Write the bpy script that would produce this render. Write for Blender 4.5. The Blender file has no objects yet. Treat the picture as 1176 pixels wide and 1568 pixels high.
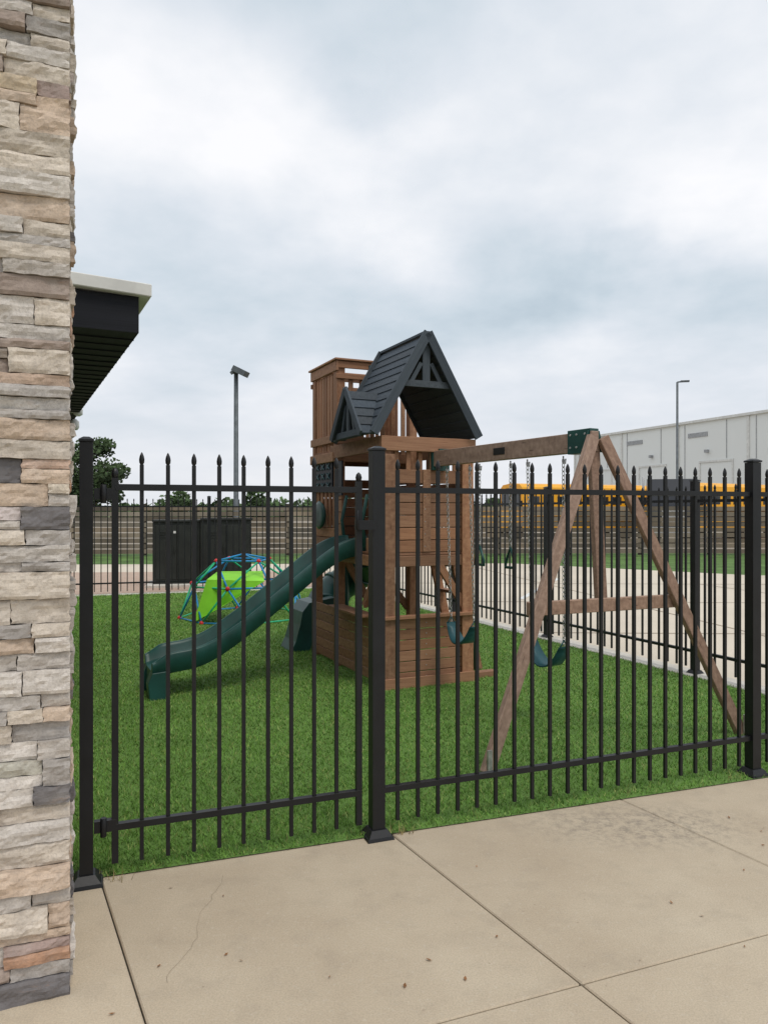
import bpy, math, random
import numpy as np
from mathutils import Vector, Matrix, noise
random.seed(7); rng=np.random.default_rng(5)
V=Vector
scene=bpy.context.scene
# ------------------------------------------------------------------ materials
def new_mat(name):
    m=bpy.data.materials.new(name); m.use_nodes=True
    nt=m.node_tree; b=nt.nodes['Principled BSDF']; return m,nt,b
def N(nt,t,**k):
    n=nt.nodes.new(t)
    for a,v in k.items(): setattr(n,a,v)
    return n
def mixc(nt,fac,a,b,mode='MIX'):
    n=N(nt,'ShaderNodeMix',data_type='RGBA',blend_type=mode)
    for i,x in ((0,fac),(6,a),(7,b)):
        if isinstance(x,(int,float)): n.inputs[i].default_value=x
        elif isinstance(x,tuple): n.inputs[i].default_value=(*x,1)
        else: nt.links.new(x,n.inputs[i])
    return n.outputs[2]
def ramp(nt,src,lo,hi,a=0.0,b=1.0):
    n=N(nt,'ShaderNodeMapRange'); nt.links.new(src,n.inputs[0])
    n.inputs[1].default_value=lo;n.inputs[2].default_value=hi;n.inputs[3].default_value=a;n.inputs[4].default_value=b
    return n.outputs[0]
def nz(nt,vec,scale,detail=4,rough=.55):
    n=N(nt,'ShaderNodeTexNoise'); n.inputs['Scale'].default_value=scale
    n.inputs['Detail'].default_value=detail; n.inputs['Roughness'].default_value=rough
    nt.links.new(vec,n.inputs['Vector']); return n.outputs['Fac']
def bumpn(nt,b,h,strength,dist=.01):
    n=N(nt,'ShaderNodeBump'); n.inputs['Strength'].default_value=strength; n.inputs['Distance'].default_value=dist
    nt.links.new(h,n.inputs['Height']); nt.links.new(n.outputs[0],b.inputs['Normal'])
def basic(name,col,rough=.6,metal=0,scale=6,var=.25,bump=.1,rnd=False,bscale=60,spec=.3):
    m,nt,b=new_mat(name)
    tc=N(nt,'ShaderNodeTexCoord').outputs['Object']
    f=nz(nt,tc,scale)
    c=mixc(nt,ramp(nt,f,.3,.7),tuple(x*(1-var) for x in col),tuple(min(1,x*(1+var)) for x in col))
    if rnd:
        at=N(nt,'ShaderNodeAttribute',attribute_name='rnd')
        c=mixc(nt,1.0,c,at.outputs['Color'],'MULTIPLY')
    nt.links.new(c,b.inputs['Base Color'])
    b.inputs['Roughness'].default_value=rough; b.inputs['Metallic'].default_value=metal
    b.inputs['Specular IOR Level'].default_value=spec
    if bump: bumpn(nt,b,nz(nt,tc,bscale,3),bump,.005)
    return m
def wood(name,c1,c2,rough=.7):
    m,nt,b=new_mat(name)
    uv=N(nt,'ShaderNodeTexCoord').outputs['UV']
    mp=N(nt,'ShaderNodeMapping'); mp.inputs['Scale'].default_value=(2.2,45,1); nt.links.new(uv,mp.inputs[0])
    g=nz(nt,mp.outputs[0],1.0,6,.65)
    mp2=N(nt,'ShaderNodeMapping'); mp2.inputs['Scale'].default_value=(1.2,5,1); nt.links.new(uv,mp2.inputs[0])
    w=nz(nt,mp2.outputs[0],2.0,4)
    c=mixc(nt,ramp(nt,g,.3,.7),c1,c2)
    c=mixc(nt,ramp(nt,w,.35,.75,0,.4),c,tuple(x*.55 for x in c1))
    vo=N(nt,'ShaderNodeTexVoronoi'); vo.inputs['Scale'].default_value=1.0
    mp3=N(nt,'ShaderNodeMapping'); mp3.inputs['Scale'].default_value=(4,9,1); nt.links.new(uv,mp3.inputs[0]); nt.links.new(mp3.outputs[0],vo.inputs['Vector'])
    c=mixc(nt,ramp(nt,vo.outputs['Distance'],.05,.16,.7,0),c,tuple(x*.3 for x in c1))
    at=N(nt,'ShaderNodeAttribute',attribute_name='rnd')
    c=mixc(nt,1.0,c,at.outputs['Color'],'MULTIPLY')
    nt.links.new(c,b.inputs['Base Color']); b.inputs['Roughness'].default_value=rough
    b.inputs['Specular IOR Level'].default_value=.25
    bumpn(nt,b,g,.35,.003)
    return m
M_black=basic('black_powdercoat',(.008,.009,.011),.42,0,8,.3,.05,spec=.4)
M_cedar=wood('cedar_stain',(.235,.108,.060),(.45,.255,.150))
M_grey=wood('weathered_cedar',(.23,.145,.105),(.44,.30,.225))
M_roof=wood('blue_grey_roof_wood',(.040,.051,.063),(.085,.102,.118))
M_green=basic('dark_green_plastic',(.012,.065,.056),.40,0,5,.3,.03,spec=.4)
M_teal=basic('teal_plastic',(.02,.085,.10),.4,0,5,.2,.03)
M_navy=basic('dark_navy_panel',(.012,.015,.022),.5)
M_white=basic('white_trim',(.70,.70,.67),.55,0,4,.12,.05)
M_chain=basic('galvanised_chain',(.45,.45,.44),.45,.6,30,.3,.0)
M_plate=basic('label_plate',(.02,.02,.02),.4)
# ------------------------------------------------------------------ mesh builder
class MB:
    def __init__(s): s.v=[];s.f=[];s.uv=[];s.c=[];s.m=[]; s.sm=[]
    def face(s,idx,uv=None,c=(1,1,1),m=0,sm=False):
        s.f.append(idx); s.uv.append(uv or [(0,0)]*len(idx)); s.c.append(c); s.m.append(m); s.sm.append(sm)
    def box(s,c,ax,ay,az,m=0,col=None,var=.22):
        c=V(c);A=[V(ax),V(ay),V(az)]; L=[a.length for a in A]
        if A[0].cross(A[1]).dot(A[2])<0: A[2]=-A[2]
        b=len(s.v)
        for i in range(8):
            s.v.append(c+A[0]*(1 if i&1 else -1)+A[1]*(1 if i&2 else -1)+A[2]*(1 if i&4 else -1))
        if col is None:
            k=1+random.uniform(-var,var); h=random.uniform(-.05,.05); col=(k*(1+h),k,k*(1-h))
        o=(random.uniform(0,50),random.uniform(0,50)); lg=max(range(3),key=lambda i:L[i])
        for fc,na in (((0,4,6,2),0),((1,3,7,5),0),((0,1,5,4),1),((2,6,7,3),1),((0,2,3,1),2),((4,5,7,6),2)):
            ip=[i for i in range(3) if i!=na]
            if ip[1]==lg: ip=ip[::-1]
            uv=[]
            for k in fc:
                uv.append(tuple(o[n]+L[i]*(1 if (k>>i)&1 else -1)+ (na*.37 if n else 0) for n,i in enumerate(ip)))
            s.face([b+k for k in fc],uv,col,m)
    def beam(s,p0,p1,w,h,up=(0,0,1),m=0,**k):
        p0=V(p0);p1=V(p1);d=(p1-p0); u=V(up); dn=d.normalized()
        side=dn.cross(u).normalized(); u=side.cross(dn)
        s.box((p0+p1)/2,d/2,side*w/2,u*h/2,m,**k)
    def lathe(s,c,prof,n=10,m=0,axis=(0,0,1),col=(1,1,1)):
        c=V(c);ax=V(axis).normalized(); t=V((1,0,0)) if abs(ax.x)<.9 else V((0,1,0))
        e1=ax.cross(t).normalized();e2=ax.cross(e1); b=len(s.v)
        for z,r in prof:
            for i in range(n):
                a=2*math.pi*i/n; s.v.append(c+ax*z+e1*r*math.cos(a)+e2*r*math.sin(a))
        for j in range(len(prof)-1):
            for i in range(n):
                k=(i+1)%n; s.face([b+j*n+i,b+j*n+k,b+(j+1)*n+k,b+(j+1)*n+i],None,col,m,True)
        s.face([b+i for i in range(n)][::-1],None,col,m); s.face([b+(len(prof)-1)*n+i for i in range(n)],None,col,m)
    def tube(s,pts,r,n=8,m=0,closed=False,col=(1,1,1)):
        pts=[V(p) for p in pts]; b=len(s.v); K=len(pts); prev=None
        for i,p in enumerate(pts):
            if closed: d=pts[(i+1)%K]-pts[i-1]
            else: d=pts[min(i+1,K-1)]-pts[max(i-1,0)]
            d.normalize()
            if prev is None: t=V((0,0,1)) if abs(d.z)<.9 else V((1,0,0)); e1=d.cross(t).normalized()
            else: e1=(prev-d*prev.dot(d)).normalized()
            prev=e1; e2=d.cross(e1); rr=r[i] if isinstance(r,(list,tuple)) else r
            for j in range(n):
                a=2*math.pi*j/n; s.v.append(p+e1*rr*math.cos(a)+e2*rr*math.sin(a))
        for i in range(K if closed else K-1):
            for j in range(n):
                k=(j+1)%n; i2=(i+1)%K
                s.face([b+i*n+j,b+i*n+k,b+i2*n+k,b+i2*n+j],None,col,m,True)
        if not closed:
            s.face([b+j for j in range(n)][::-1],None,col,m); s.face([b+(K-1)*n+j for j in range(n)],None,col,m)
    def frus(s,c,ex,ey,hb,ht,z0,z1,m=0):
        c=V((c[0],c[1],0));ex=V(ex);ey=V(ey);b=len(s.v)
        for h,z in ((hb,z0),(ht,z1)):
            for sx,sy in ((-1,-1),(1,-1),(1,1),(-1,1)): s.v.append(c+ex*sx*h+ey*sy*h+V((0,0,z)))
        for i in range(4):
            k=(i+1)%4; s.face([b+i,b+k,b+4+k,b+4+i],None,(1,1,1),m)
        s.face([b+3,b+2,b+1,b],None,(1,1,1),m); s.face([b+4,b+5,b+6,b+7],None,(1,1,1),m)
    def poly(s,pts,m=0,col=(1,1,1)):
        b=len(s.v); s.v+= [V(p) for p in pts]; s.face(list(range(b,b+len(pts))),None,col,m)
    def prism(s,pts,ext,m=0,col=(1,1,1)):
        b=len(s.v);n=len(pts);e=V(ext); s.v+=[V(p) for p in pts]+[V(p)+e for p in pts]
        s.face(list(range(b,b+n))[::-1],None,col,m); s.face(list(range(b+n,b+2*n)),None,col,m)
        for i in range(n):
            k=(i+1)%n; s.face([b+i,b+k,b+n+k,b+n+i],None,col,m)
    def build(s,name,mats,parent=None,bevel=0,smooth=False):
        o0=parent.location if parent else V((0,0,0))
        me=bpy.data.meshes.new(name)
        me.from_pydata([tuple(v-o0) for v in s.v],[],s.f)
        uvl=me.uv_layers.new(name='UVMap'); ca=me.color_attributes.new('rnd','FLOAT_COLOR','CORNER')
        uv=[];cc=[]
        for u,f,c in zip(s.uv,s.f,s.c):
            for q in u: uv+=[q[0],q[1]]
            for _ in f: cc+=[c[0],c[1],c[2],1]
        uvl.data.foreach_set('uv',uv); ca.data.foreach_set('color',cc)
        me.polygons.foreach_set('material_index',s.m)
        me.polygons.foreach_set('use_smooth',[True]*len(s.f) if smooth else s.sm)
        for m in (mats if isinstance(mats,list) else [mats]): me.materials.append(m)
        me.update()
        o=bpy.data.objects.new(name,me); scene.collection.objects.link(o)
        if parent: o.parent=parent
        if bevel:
            md=o.modifiers.new('b','BEVEL'); md.width=bevel; md.segments=1; md.limit_method='ANGLE'
        return o
def empty(name,loc):
    e=bpy.data.objects.new(name,None); e.location=loc; e.empty_display_size=.2; scene.collection.objects.link(e); return e
class Fr:
    def __init__(s,o,ea):
        s.o=V((o[0],o[1],0)); s.ea=V((ea[0],ea[1],0)).normalized(); s.eb=V((-s.ea.y,s.ea.x,0))
    def P(s,p,q,z): return s.o+s.ea*p+s.eb*q+V((0,0,z))
    def box(s,mb,p0,p1,q0,q1,z0,z1,m=0,**k):
        mb.box(s.P((p0+p1)/2,(q0+q1)/2,(z0+z1)/2),s.ea*(p1-p0)/2,s.eb*(q1-q0)/2,V((0,0,(z1-z0)/2)),m,**k)
# ------------------------------------------------------------------ metal fence
FIN=[(0,.0075),(.006,.0065),(.014,.0112),(.028,.0122),(.042,.0095),(.054,.0045),(.060,.0008)]
def pickets(mb,A,B,sp,inset=.055,ztop=1.785,n=8):
    A=V((A[0],A[1],0));B=V((B[0],B[1],0)); d=B-A;L=d.length;d.normalize(); nrm=V((-d.y,d.x,0))
    k=max(1,round(L/sp)); 
    for i in range(1,k):
        t=L*i/k; c=A+d*t+V((random.uniform(-.0015,.0015),0,0))
        mb.box(c+V((0,0,(ztop+.06)/2+.005)),d*.0085,nrm*.0085,V((0,0,(ztop-.06)/2)),0,col=(1,1,1))
        mb.lathe(c+V((0,0,ztop)),FIN,n)
def rails(mb,A,B,zs=(1.69,.225)):
    A=V((A[0],A[1],0));B=V((B[0],B[1],0))
    for z in zs: mb.beam(A+V((0,0,z)),B+V((0,0,z)),.03,.028,col=(1,1,1))
def post(mb,c,d,h=1.9,w=.032,plate=True):
    d=V((d[0],d[1],0)).normalized(); n=V((-d.y,d.x,0))
    mb.box((c[0],c[1],h/2-.01),d*w,n*w,V((0,0,h/2-.01)),0,col=(1,1,1))
    mb.frus(c,d,n,w+.004,w+.004,h-.018,h-.008); mb.frus(c,d,n,w+.004,.012,h-.008,h+.004)
    if plate:
        mb.frus(c,d,n,.068,.064,0.001,.014); mb.frus(c,d,n,.06,w+.008,.014,.045)
P1=(-1.268,3.204);P2=(-.035,3.666);P3=(2.219,4.524);C1=(4.01,5.205)
fd=(.935,.355); FD=V((*fd,0)).normalized()
fe=empty('metal_picket_fence',(1,4.1,0)); mb=MB()
pickets(mb,P2,P3,.110);rails(mb,P2,P3);pickets(mb,P3,C1,.11);rails(mb,P3,C1)
post(mb,P2,fd);post(mb,P3,fd);post(mb,C1,fd); post(mb,P1,fd,w=.027)
mb.build('panels_and_posts',M_black,fe,.002)
# gate
ge=empty('metal_fence_gate',(-.6,3.4,0)); mb=MB()
def along(t): return (P1[0]+FD.x*t,P1[1]+FD.y*t)
g0,g1=along(.115),along(1.225)
pickets(mb,g0,g1,.110)
for g in (g0,g1):
    mb.box((g[0],g[1],.9),FD*.014,V((-FD.y,FD.x,0))*.014,V((0,0,.83)),0,col=(1,1,1)); mb.lathe((g[0],g[1],1.73),[(0,.012),(.02,.016),(.035,.012),(.045,.002)],8)
rails(mb,g0,g1)
for z in (.235,1.66):
    a=along(.03);b=along(.12); mb.beam((a[0],a[1],z),(b[0],b[1],z),.03,.05,col=(1,1,1)); mb.lathe((along(.075)[0],along(.075)[1]-.02,z-.04),[(0,.013),(.08,.013)],10)
a=along(1.2);b=along(1.30); mb.beam((a[0]+.01,a[1]-.035,1.52),(b[0]+.01,b[1]-.035,1.52),.03,.045,col=(1,1,1))
mb.lathe((a[0]+.02,a[1]-.05,1.50),[(0,.008),(.09,.008)],8)
mb.build('gate_leaf',M_black,ge,.002)
# side + back fences
C2=(-.90,15.78);C3=(-8.6,13.15)
sd=V((C2[0]-C1[0],C2[1]-C1[1],0)); SL=sd.length; sd.normalize()
fe=empty('metal_picket_fence.001',(2,10,0)); mb=MB()
k=5
for i in range(k):
    a=V((*C1,0))+sd*(SL*i/k); b=V((*C1,0))+sd*(SL*(i+1)/k)
    pickets(mb,a,b,.115,n=6);rails(mb,a,b)
    post(mb,b,sd)
mb.build('panels_and_posts',M_black,fe)
fe=empty('metal_picket_fence.002',(-4,14.5,0)); mb=MB()
for i in range(3):
    a=V((*C2,0)).lerp(V((*C3,0)),i/3);b=V((*C2,0)).lerp(V((*C3,0)),(i+1)/3)
    pickets(mb,a,b,.118,n=6);rails(mb,a,b);post(mb,b,(b-a))
mb.build('panels_and_posts',M_black,fe)
# ------------------------------------------------------------------ playset
T=Fr((.01,6.72),(.908,.418))
pe=empty('wooden_playset',T.P(0,0,0)); ea,eb=T.ea,T.eb
Wd=.83
mb=MB()
ps=.045
for p in (0,Wd):
    T.box(mb,p-ps,p+ps,-ps,ps,0,2.14); T.box(mb,p-ps,p+ps,1.12-ps,1.12+ps,0,3.1); T.box(mb,p-ps,p+ps,1.78-ps,1.78+ps,0,3.1)
T.box(mb,-ps-.022,-ps-.002,-.05,.075,0,2.1); T.box(mb,-.06,.07,-ps-.022,-ps-.002,.0,2.1)
T.box(mb,Wd-.07,Wd+.05,-ps-.022,-ps-.002,0,2.1)
for z,q0,q1 in ((1.19,-.03,1.8),(2.2,1.1,1.8)):
    n=int((q1-q0)/.1)
    for i in range(n):
        qa=q0+(q1-q0)*i/n; T.box(mb,-.04,Wd+.04,qa+.004,qa+(q1-q0)/n-.004,z,z+.025)
    for qq in (q0,q1): T.box(mb,-.05,Wd+.05,qq-.018,qq+.018,z-.1,z-.003)
    for pp in (-.066,Wd+.066): T.box(mb,pp-.018,pp+.018,q0,q1,z-.1,z-.003)
mb.build('posts_and_decks',M_cedar,pe,.004)
mb=MB()
def planks(p0,p1,q,z0,z1,n,th=.02):
    h=(z1-z0)/n
    for i in range(n): T.box(mb,p0,p1,q-th/2,q+th/2,z0+i*h+.004,z0+(i+1)*h-.004)
def planks_s(q0,q1,p,z0,z1,n,th=.02):
    h=(z1-z0)/n
    for i in range(n): T.box(mb,p-th/2,p+th/2,q0,q1,z0+i*h+.004,z0+(i+1)*h-.004)
planks(.05,Wd-.05,-.02,1.215,1.78,5); planks(.05,Wd-.05,-.02,1.84,1.97,1)
T.box(mb,.36,.44,-.045,-.032,1.22,1.97)
planks(.05,Wd-.05,-.02,.04,.62,6)
T.box(mb,-.08,Wd+.1,-.085,-.07,.0,.10); T.box(mb,-.05,Wd+.05,-.10,-.03,.625,.655)
T.box(mb,-.07,Wd+.07,-.075,-.045,2.13,2.26)
for p in (.10,.22,.34,.46,.58,.70): T.box(mb,p-.022,p+.022,-.03,-.012,1.95,2.14)
T.box(mb,-.075,-.045,-.05,1.2,2.13,2.26);T.box(mb,Wd+.045,Wd+.075,-.05,1.2,2.13,2.26)
planks_s(.05,1.08,Wd+.02,1.215,1.97,7); planks(.05,Wd-.05,1.80,1.215,1.95,7)
for i in range(5): T.box(mb,Wd-.01,Wd+.01,.12+i*.2,.17+i*.2,1.97,2.14)
planks_s(.07,1.06,-.03,.04,.60,6); planks_s(1.18,1.74,-.03,.04,.60,6)
T.box(mb,-.18,-.01,.15,1.0,.625,.65)
T.box(mb,-.03,-.01,.07,.36,1.215,1.34); planks_s(.97,1.07,-.03,1.215,1.95,6)
planks_s(1.17,1.74,-.03,1.215,1.42,2)
planks_s(1.17,1.74,Wd+.02,1.215,2.1,8)
for q in (1.22,1.34,1.46,1.58,1.70): T.box(mb,-.028,-.012,q-.03,q+.03,1.42,2.1)
for i in range(7):
    q=1.20+i*.083; T.box(mb,-.03,-.012,q-.028,q+.028,2.12,3.03)
for i in range(6):
    p=.115+i*.12; T.box(mb,p-.025,p+.025,1.085,1.103,2.12,2.96)
    T.box(mb,p-.002,p+.04,1.80,1.818,2.12,2.96)
for i in range(4):
    q=1.24+i*.15; T.box(mb,Wd+.012,Wd+.03,q-.025,q+.025,2.12,2.96)
T.box(mb,-.06,Wd+.06,1.055,1.082,3.06,3.13);T.box(mb,-.06,Wd+.06,1.822,1.85,3.06,3.13)
T.box(mb,-.06,-.034,1.05,1.85,3.03,3.13);T.box(mb,Wd+.034,Wd+.06,1.05,1.85,3.06,3.13)
T.box(mb,-.08,Wd+.08,1.03,1.12,3.135,3.155);T.box(mb,-.08,.03,1.12,1.87,3.135,3.155);T.box(mb,Wd-.03,Wd+.08,1.12,1.87,3.135,3.155);T.box(mb,.03,Wd-.03,1.78,1.87,3.135,3.155)
T.box(mb,-.06,Wd+.06,1.055,1.082,2.95,3.0);T.box(mb,-.06,Wd+.06,1.822,1.85,2.95,3.0)
T.box(mb,-.06,Wd+.06,1.055,1.082,2.28,2.36);T.box(mb,-.06,-.034,1.05,1.85,2.30,2.38)
mb.beam(T.P(.50,-.03,1.15),T.P(Wd-.02,-.03,.68),.07,.035,up=eb)
mb.beam(T.P(.03,1.1,1.15),T.P(.35,1.1,.6),.07,.035,up=eb)
mb.beam(T.P(Wd-.03,1.15,.55),T.P(.35,1.15,1.15),.07,.035,up=eb)
mb.beam(T.P(-.02,.08,1.13),T.P(-.02,.42,.7),.035,.07)
T.box(mb,Wd+.05,Wd+.36,.0,.09,0,.06); T.box(mb,Wd-.02,Wd+.02,.05,1.7,0,.09)
for q in (.35,.80):
    mb.beam(T.P(Wd+.06,q,1.22),T.P(Wd+.36,q,0.0),.035,.09,up=ea)
for i in range(4):
    t=(i+.6)/4.4; mb.beam(T.P(Wd+.06+.3*t,.36,1.22*(1-t)),T.P(Wd+.06+.3*t,.79,1.22*(1-t)),.09,.03)
mb.build('walls_rails_and_pickets',M_cedar,pe,.003)
mb=MB()
for z in [1.27+.113*i for i in range(5)]+[.09+.097*i for i in range(6)]:
    for p in (.09,Wd-.09,.40 if z<1 else .38):
        mb.lathe(T.P(p,-.031 if not(z>1 and p==.38) else -.046,z),[(0,.006),(.003,.004)],6,axis=-eb)
mb.build('screws',M_chain,pe)
# roof
mb=MB()
pc,hw,zr,ze=.37,.52,3.17,2.27
q0,q1=-.11,.86
for sgn in (-1,1):
    sl=V(ea*sgn*hw+V((0,0,ze-zr))); L=sl.length; sn=sl.normalized(); nrm=eb.cross(sn)*(1)
    if nrm.z<0: nrm=-nrm
    n=11; w=L/n
    for i in range(n):
        c=T.P(pc,(q0+q1)/2,zr)+sn*(w*(i+.5)); tl=(sn+nrm*.10).normalized(); nn=eb.cross(tl).normalized()
        mb.box(c+nrm*.012,eb*(q1-q0)/2,tl*(w*.54),nn*.008)
    for q in (q0-.012,q1+.012):
        mb.beam(T.P(pc,q,zr+.03)+sn*0.0,T.P(pc,q,zr+.03)+sn*(L+.03),.085,.022,up=eb)
mb.box(T.P(pc,(q0+q1)/2,zr+.035),eb*(q1-q0)/2,ea*.03,V((0,0,.012)))
for q in (q0+.03,):
    zc=2.74
    mb.beam(T.P(pc-.25,q,zc),T.P(pc+.25,q,zc),.022,.06)
    mb.beam(T.P(pc,q+.001,zc),T.P(pc,q+.001,zr-.05),.022,.075,up=ea)
    for s in (-1,1):
        mb.beam(T.P(pc+s*.16,q+.002,zc),T.P(pc+s*.05,q+.002,zr-.24),.022,.04,up=ea)
dq,dh,dz0,dz1,dp=.33,.34,2.27,2.69,-.24
for sgn in (-1,1):
    sl=V(eb*sgn*dh+V((0,0,dz0-dz1))); L=sl.length; sn=sl.normalized(); nrm=ea.cross(sn)
    if nrm.z<0:nrm=-nrm
    n=5;w=L/n
    for i in range(n):
        zz=dz1+(dz0-dz1)*(i+.5)/n
        pend=pc-hw*(zr-zz)/(zr-ze)+.02
        c=T.P((dp+pend)/2,dq,dz1)+sn*(w*(i+.5)); tl=(sn+nrm*.1).normalized(); nn=ea.cross(tl).normalized()
        mb.box(c+nrm*.01,ea*(pend-dp)/2,tl*w*.54,nn*.008)
    mb.beam(T.P(dp-.012,dq,dz1+.025),T.P(dp-.012,dq,dz1+.025)+sn*(L+.03),.07,.022,up=ea)
mb.beam(T.P(dp+.02,dq-.3,dz0+.03),T.P(dp+.02,dq+.3,dz0+.03),.022,.06)
mb.beam(T.P(dp+.021,dq,dz0+.04),T.P(dp+.021,dq,dz1-.03),.022,.06,up=eb)
for s in (-1,1): mb.beam(T.P(dp+.022,dq+s*.15,dz0+.04),T.P(dp+.022,dq+s*.06,dz1-.12),.022,.035,up=eb)
mb.build('roof_with_dormer',M_roof,pe,.002)
# slide
def smoothprof(t,K):
    for (a,za),(b,zb) in zip(K,K[1:]):
        if t<=b:
            u=(t-a)/(b-a); return za+(zb-za)*u
    return K[-1][1]
SK=[(0,1.225),(.12,1.22),(.25,1.18),(.4,1.09),(.53,.99),(.78,.80),(1.1,.555),(1.3,.42),(1.45,.335),(1.6,.285),(1.8,.27),(1.95,.225)]
def slide(mb,qa,qb,P,tl=1.95):
    n=48
    prof=[(qa-.03,.05),(qa-.03,.115),(qa-.015,.13),(qa+.01,.125),(qa+.025,.10),(qa+.045,.02),(qa+.09,0),((qa+qb)/2,-.004),(qb-.09,0),(qb-.045,.02),(qb-.025,.10),(qb-.01,.125),(qb+.015,.13),(qb+.03,.115),(qb+.03,.05),(qb+.0,-.05),(qb-.05,-.06),(qa+.05,-.06),(qa,-.05)]
    b=len(mb.v);K=len(prof)
    zs=[]
    for i in range(n+1):
        t=tl*i/n; zs.append(sum(smoothprof(min(tl,max(0,t+d)),SK) for d in (-.08,-.04,0,.04,.08))/5)
    for i in range(n+1):
        for q,h in prof:
            e=1.0
            if i>n-3: e=.6+.13*(n-i)
            mb.v.append(P(-tl*i/n,q,zs[i]+h*e))
    for i in range(n):
        for j in range(K):
            k=(j+1)%K; mb.face([b+i*K+j,b+i*K+k,b+(i+1)*K+k,b+(i+1)*K+j],None,(1,1,1),0,True)
    mb.face([b+j for j in range(K)],None); mb.face([b+n*K+j for j in range(K)][::-1],None)
mb=MB(); slide(mb,.44,.90,T.P)
for qa,qb in ((.41,.55),(.79,.93)):
    pts=[T.P(-1.97,qa,0),T.P(-1.80,qa,0),T.P(-1.84,qa,.14),T.P(-1.80,qa,.24),T.P(-1.95,qa,.23),T.P(-1.985,qa,.14)]
    mb.prism(pts,eb*(qb-qa))
mb.prism([T.P(-1.955,.5,0.03),T.P(-1.90,.5,0.03),T.P(-1.90,.5,.24),T.P(-1.95,.5,.22)],eb*.35)
for q in (.40,.92):
    mb.tube([T.P(-.02,q,1.25),T.P(-.05,q,1.5),T.P(0.0,q,1.75)],.018)
o=mb.build('slide',M_green,pe)
o.modifiers.new('b','BEVEL').width=.004
# spiral tube slide behind the tower
mb=MB(); pts=[]
cx,cq=.52,2.25
for i in range(34):
    a=math.radians(-120+ i*10.5); z=1.30-1.06*i/33
    pts.append(T.P(cx+.27*math.cos(a),cq+.27*math.sin(a),z))
pts=[T.P(.42,1.83,1.34)]+pts
mb.tube(pts,.20,16)
for i in range(0,len(pts)-1,7):
    p=pts[i];d=(pts[i+1]-pts[i]).normalized(); mb.lathe(p-d*.02,[(0,.20),(.0,.222),(.04,.222),(.04,.20)],16,axis=d)
mb.tube([T.P(cx,cq,0),T.P(cx,cq,1.5)],.04)
mb.prism([T.P(-.02,2.0,0),T.P(-.24,2.0,0),T.P(-.18,2.0,.12),T.P(-.13,2.0,.30),T.P(-.10,2.0,.45),T.P(-.02,2.0,.55),T.P(.3,2.0,.60),T.P(.3,2.0,.40),T.P(.12,2.0,.34)],eb*.42)
mb.build('spiral_tube_slide',M_green,pe,.01)
mb=MB()
T.box(mb,-.052,-.035,1.2,1.72,1.80,2.12,0)
T.box(mb,-.05,-.034,.93,1.1,1.75,2.1,0)
for i in range(3):
    for j in range(3):
        c=T.P(-.06,1.30+i*.16,1.86+j*.10)
        for s in (-1,1): mb.beam(c+eb*-.045+V((0,0,-.03*s)),c+eb*.045+V((0,0,.03*s)),.008,.012,m=1,col=(1,1,1))
T.box(mb,.30,.46,1.045,1.052,3.075,3.105,1)
mb.build('game_panel',[M_navy,M_teal],pe)
mb=MB()
mb.tube([T.P(Wd+.12,.30,1.95),T.P(Wd+.17,.30,1.6),T.P(Wd+.14,.30,1.25),T.P(Wd+.25,.30,.55),T.P(Wd+.30,.30,.02)],.017)
mb.tube([T.P(Wd+.12,.85,1.95),T.P(Wd+.17,.85,1.6),T.P(Wd+.10,.85,1.25)],.017)
T.box(mb,.50,.60,-.105,-.077,1.96,2.16)
mb.build('grab_handles',M_green,pe)
mb=MB()
mb.lathe(T.P(-.05,1.46,1.55),[(0,.02),(-.02,.13),(-.05,.15),(-.06,.12),(-.05,.02)],20,axis=ea)
mb.build('ship_wheel',M_green,pe)
# ------------------------------------------------------------------ swing
se=empty('wooden_swing_set',(1.4,5.3,0))
B0=V((.45,6.93,2.07));B1=V((1.462,5.203,2.075)); bd=(B1-B0).normalized(); bn=V((-bd.y,bd.x,0))
mb=MB()
mb.beam(B0,B1,.07,.14)
fl=V((.62,4.54,0)); fr=V((2.54,5.34,0))
top=V((1.47,5.20,2.10))
adir=(fr-fl).normalized()
mb.beam(top-adir*.03,fl,.09,.042,up=bd)
mb.beam(top+adir*.05,fr,.09,.042,up=bd)
def lerpz(a,b,z): t=(a.z-z)/(a.z-b.z); return a.lerp(b,t)
ca=lerpz(top,fl,.955);cb=lerpz(top,fr,.955)
mb.beam(ca-adir*.06-bd*.045,cb+adir*.06-bd*.045,.042,.09)
mb.beam(top-bd*.05+adir*.01+V((0,0,.04)),(ca+cb)/2+V((0,0,-.04))-bd*.09,.09,.042,up=bd)
mb.build('beam_and_a_frame',M_grey,se,.004)
mb=MB()
for f in (fl,fr):
    mb.box(f+V((0,0,.07))+bd*.03,adir*.015,bd*.006,V((0,0,.08)))
for t in (.06,.45,.94):
    c=ca.lerp(cb,t)-bd*.068; mb.lathe(c,[(0,.009),(.006,.007)],8,axis=-bd)
mb.build('bolts_and_ground_stakes',M_chain,se)
mb=MB()
mb.box(top-bd*.13+V((0,0,-.02)),bd*.11,bn*.042,V((0,0,.085)))
mb.prism([top+adir*-.09+V((0,0,-.10))-bd*.03,top+adir*.09+V((0,0,-.10))-bd*.03,top+adir*.05+V((0,0,.05))-bd*.03,top-adir*.05+V((0,0,.05))-bd*.03],bd*.006)
mb.box(B0+bd*.03+V((0,0,-.02)),bd*.035,bn*.045,V((0,0,.085)))
mb.build('beam_brackets',M_green,se,.004)
mb=MB()
for q in (-.15,-.21,-.07):
    for z in (.03,-.06): mb.lathe(top+bd*q+bn*-.042+V((0,0,z)),[(0,.009),(.005,.007)],8,axis=-bn)
mb.build('bracket_bolts',M_chain,se)
mb=MB()
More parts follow.
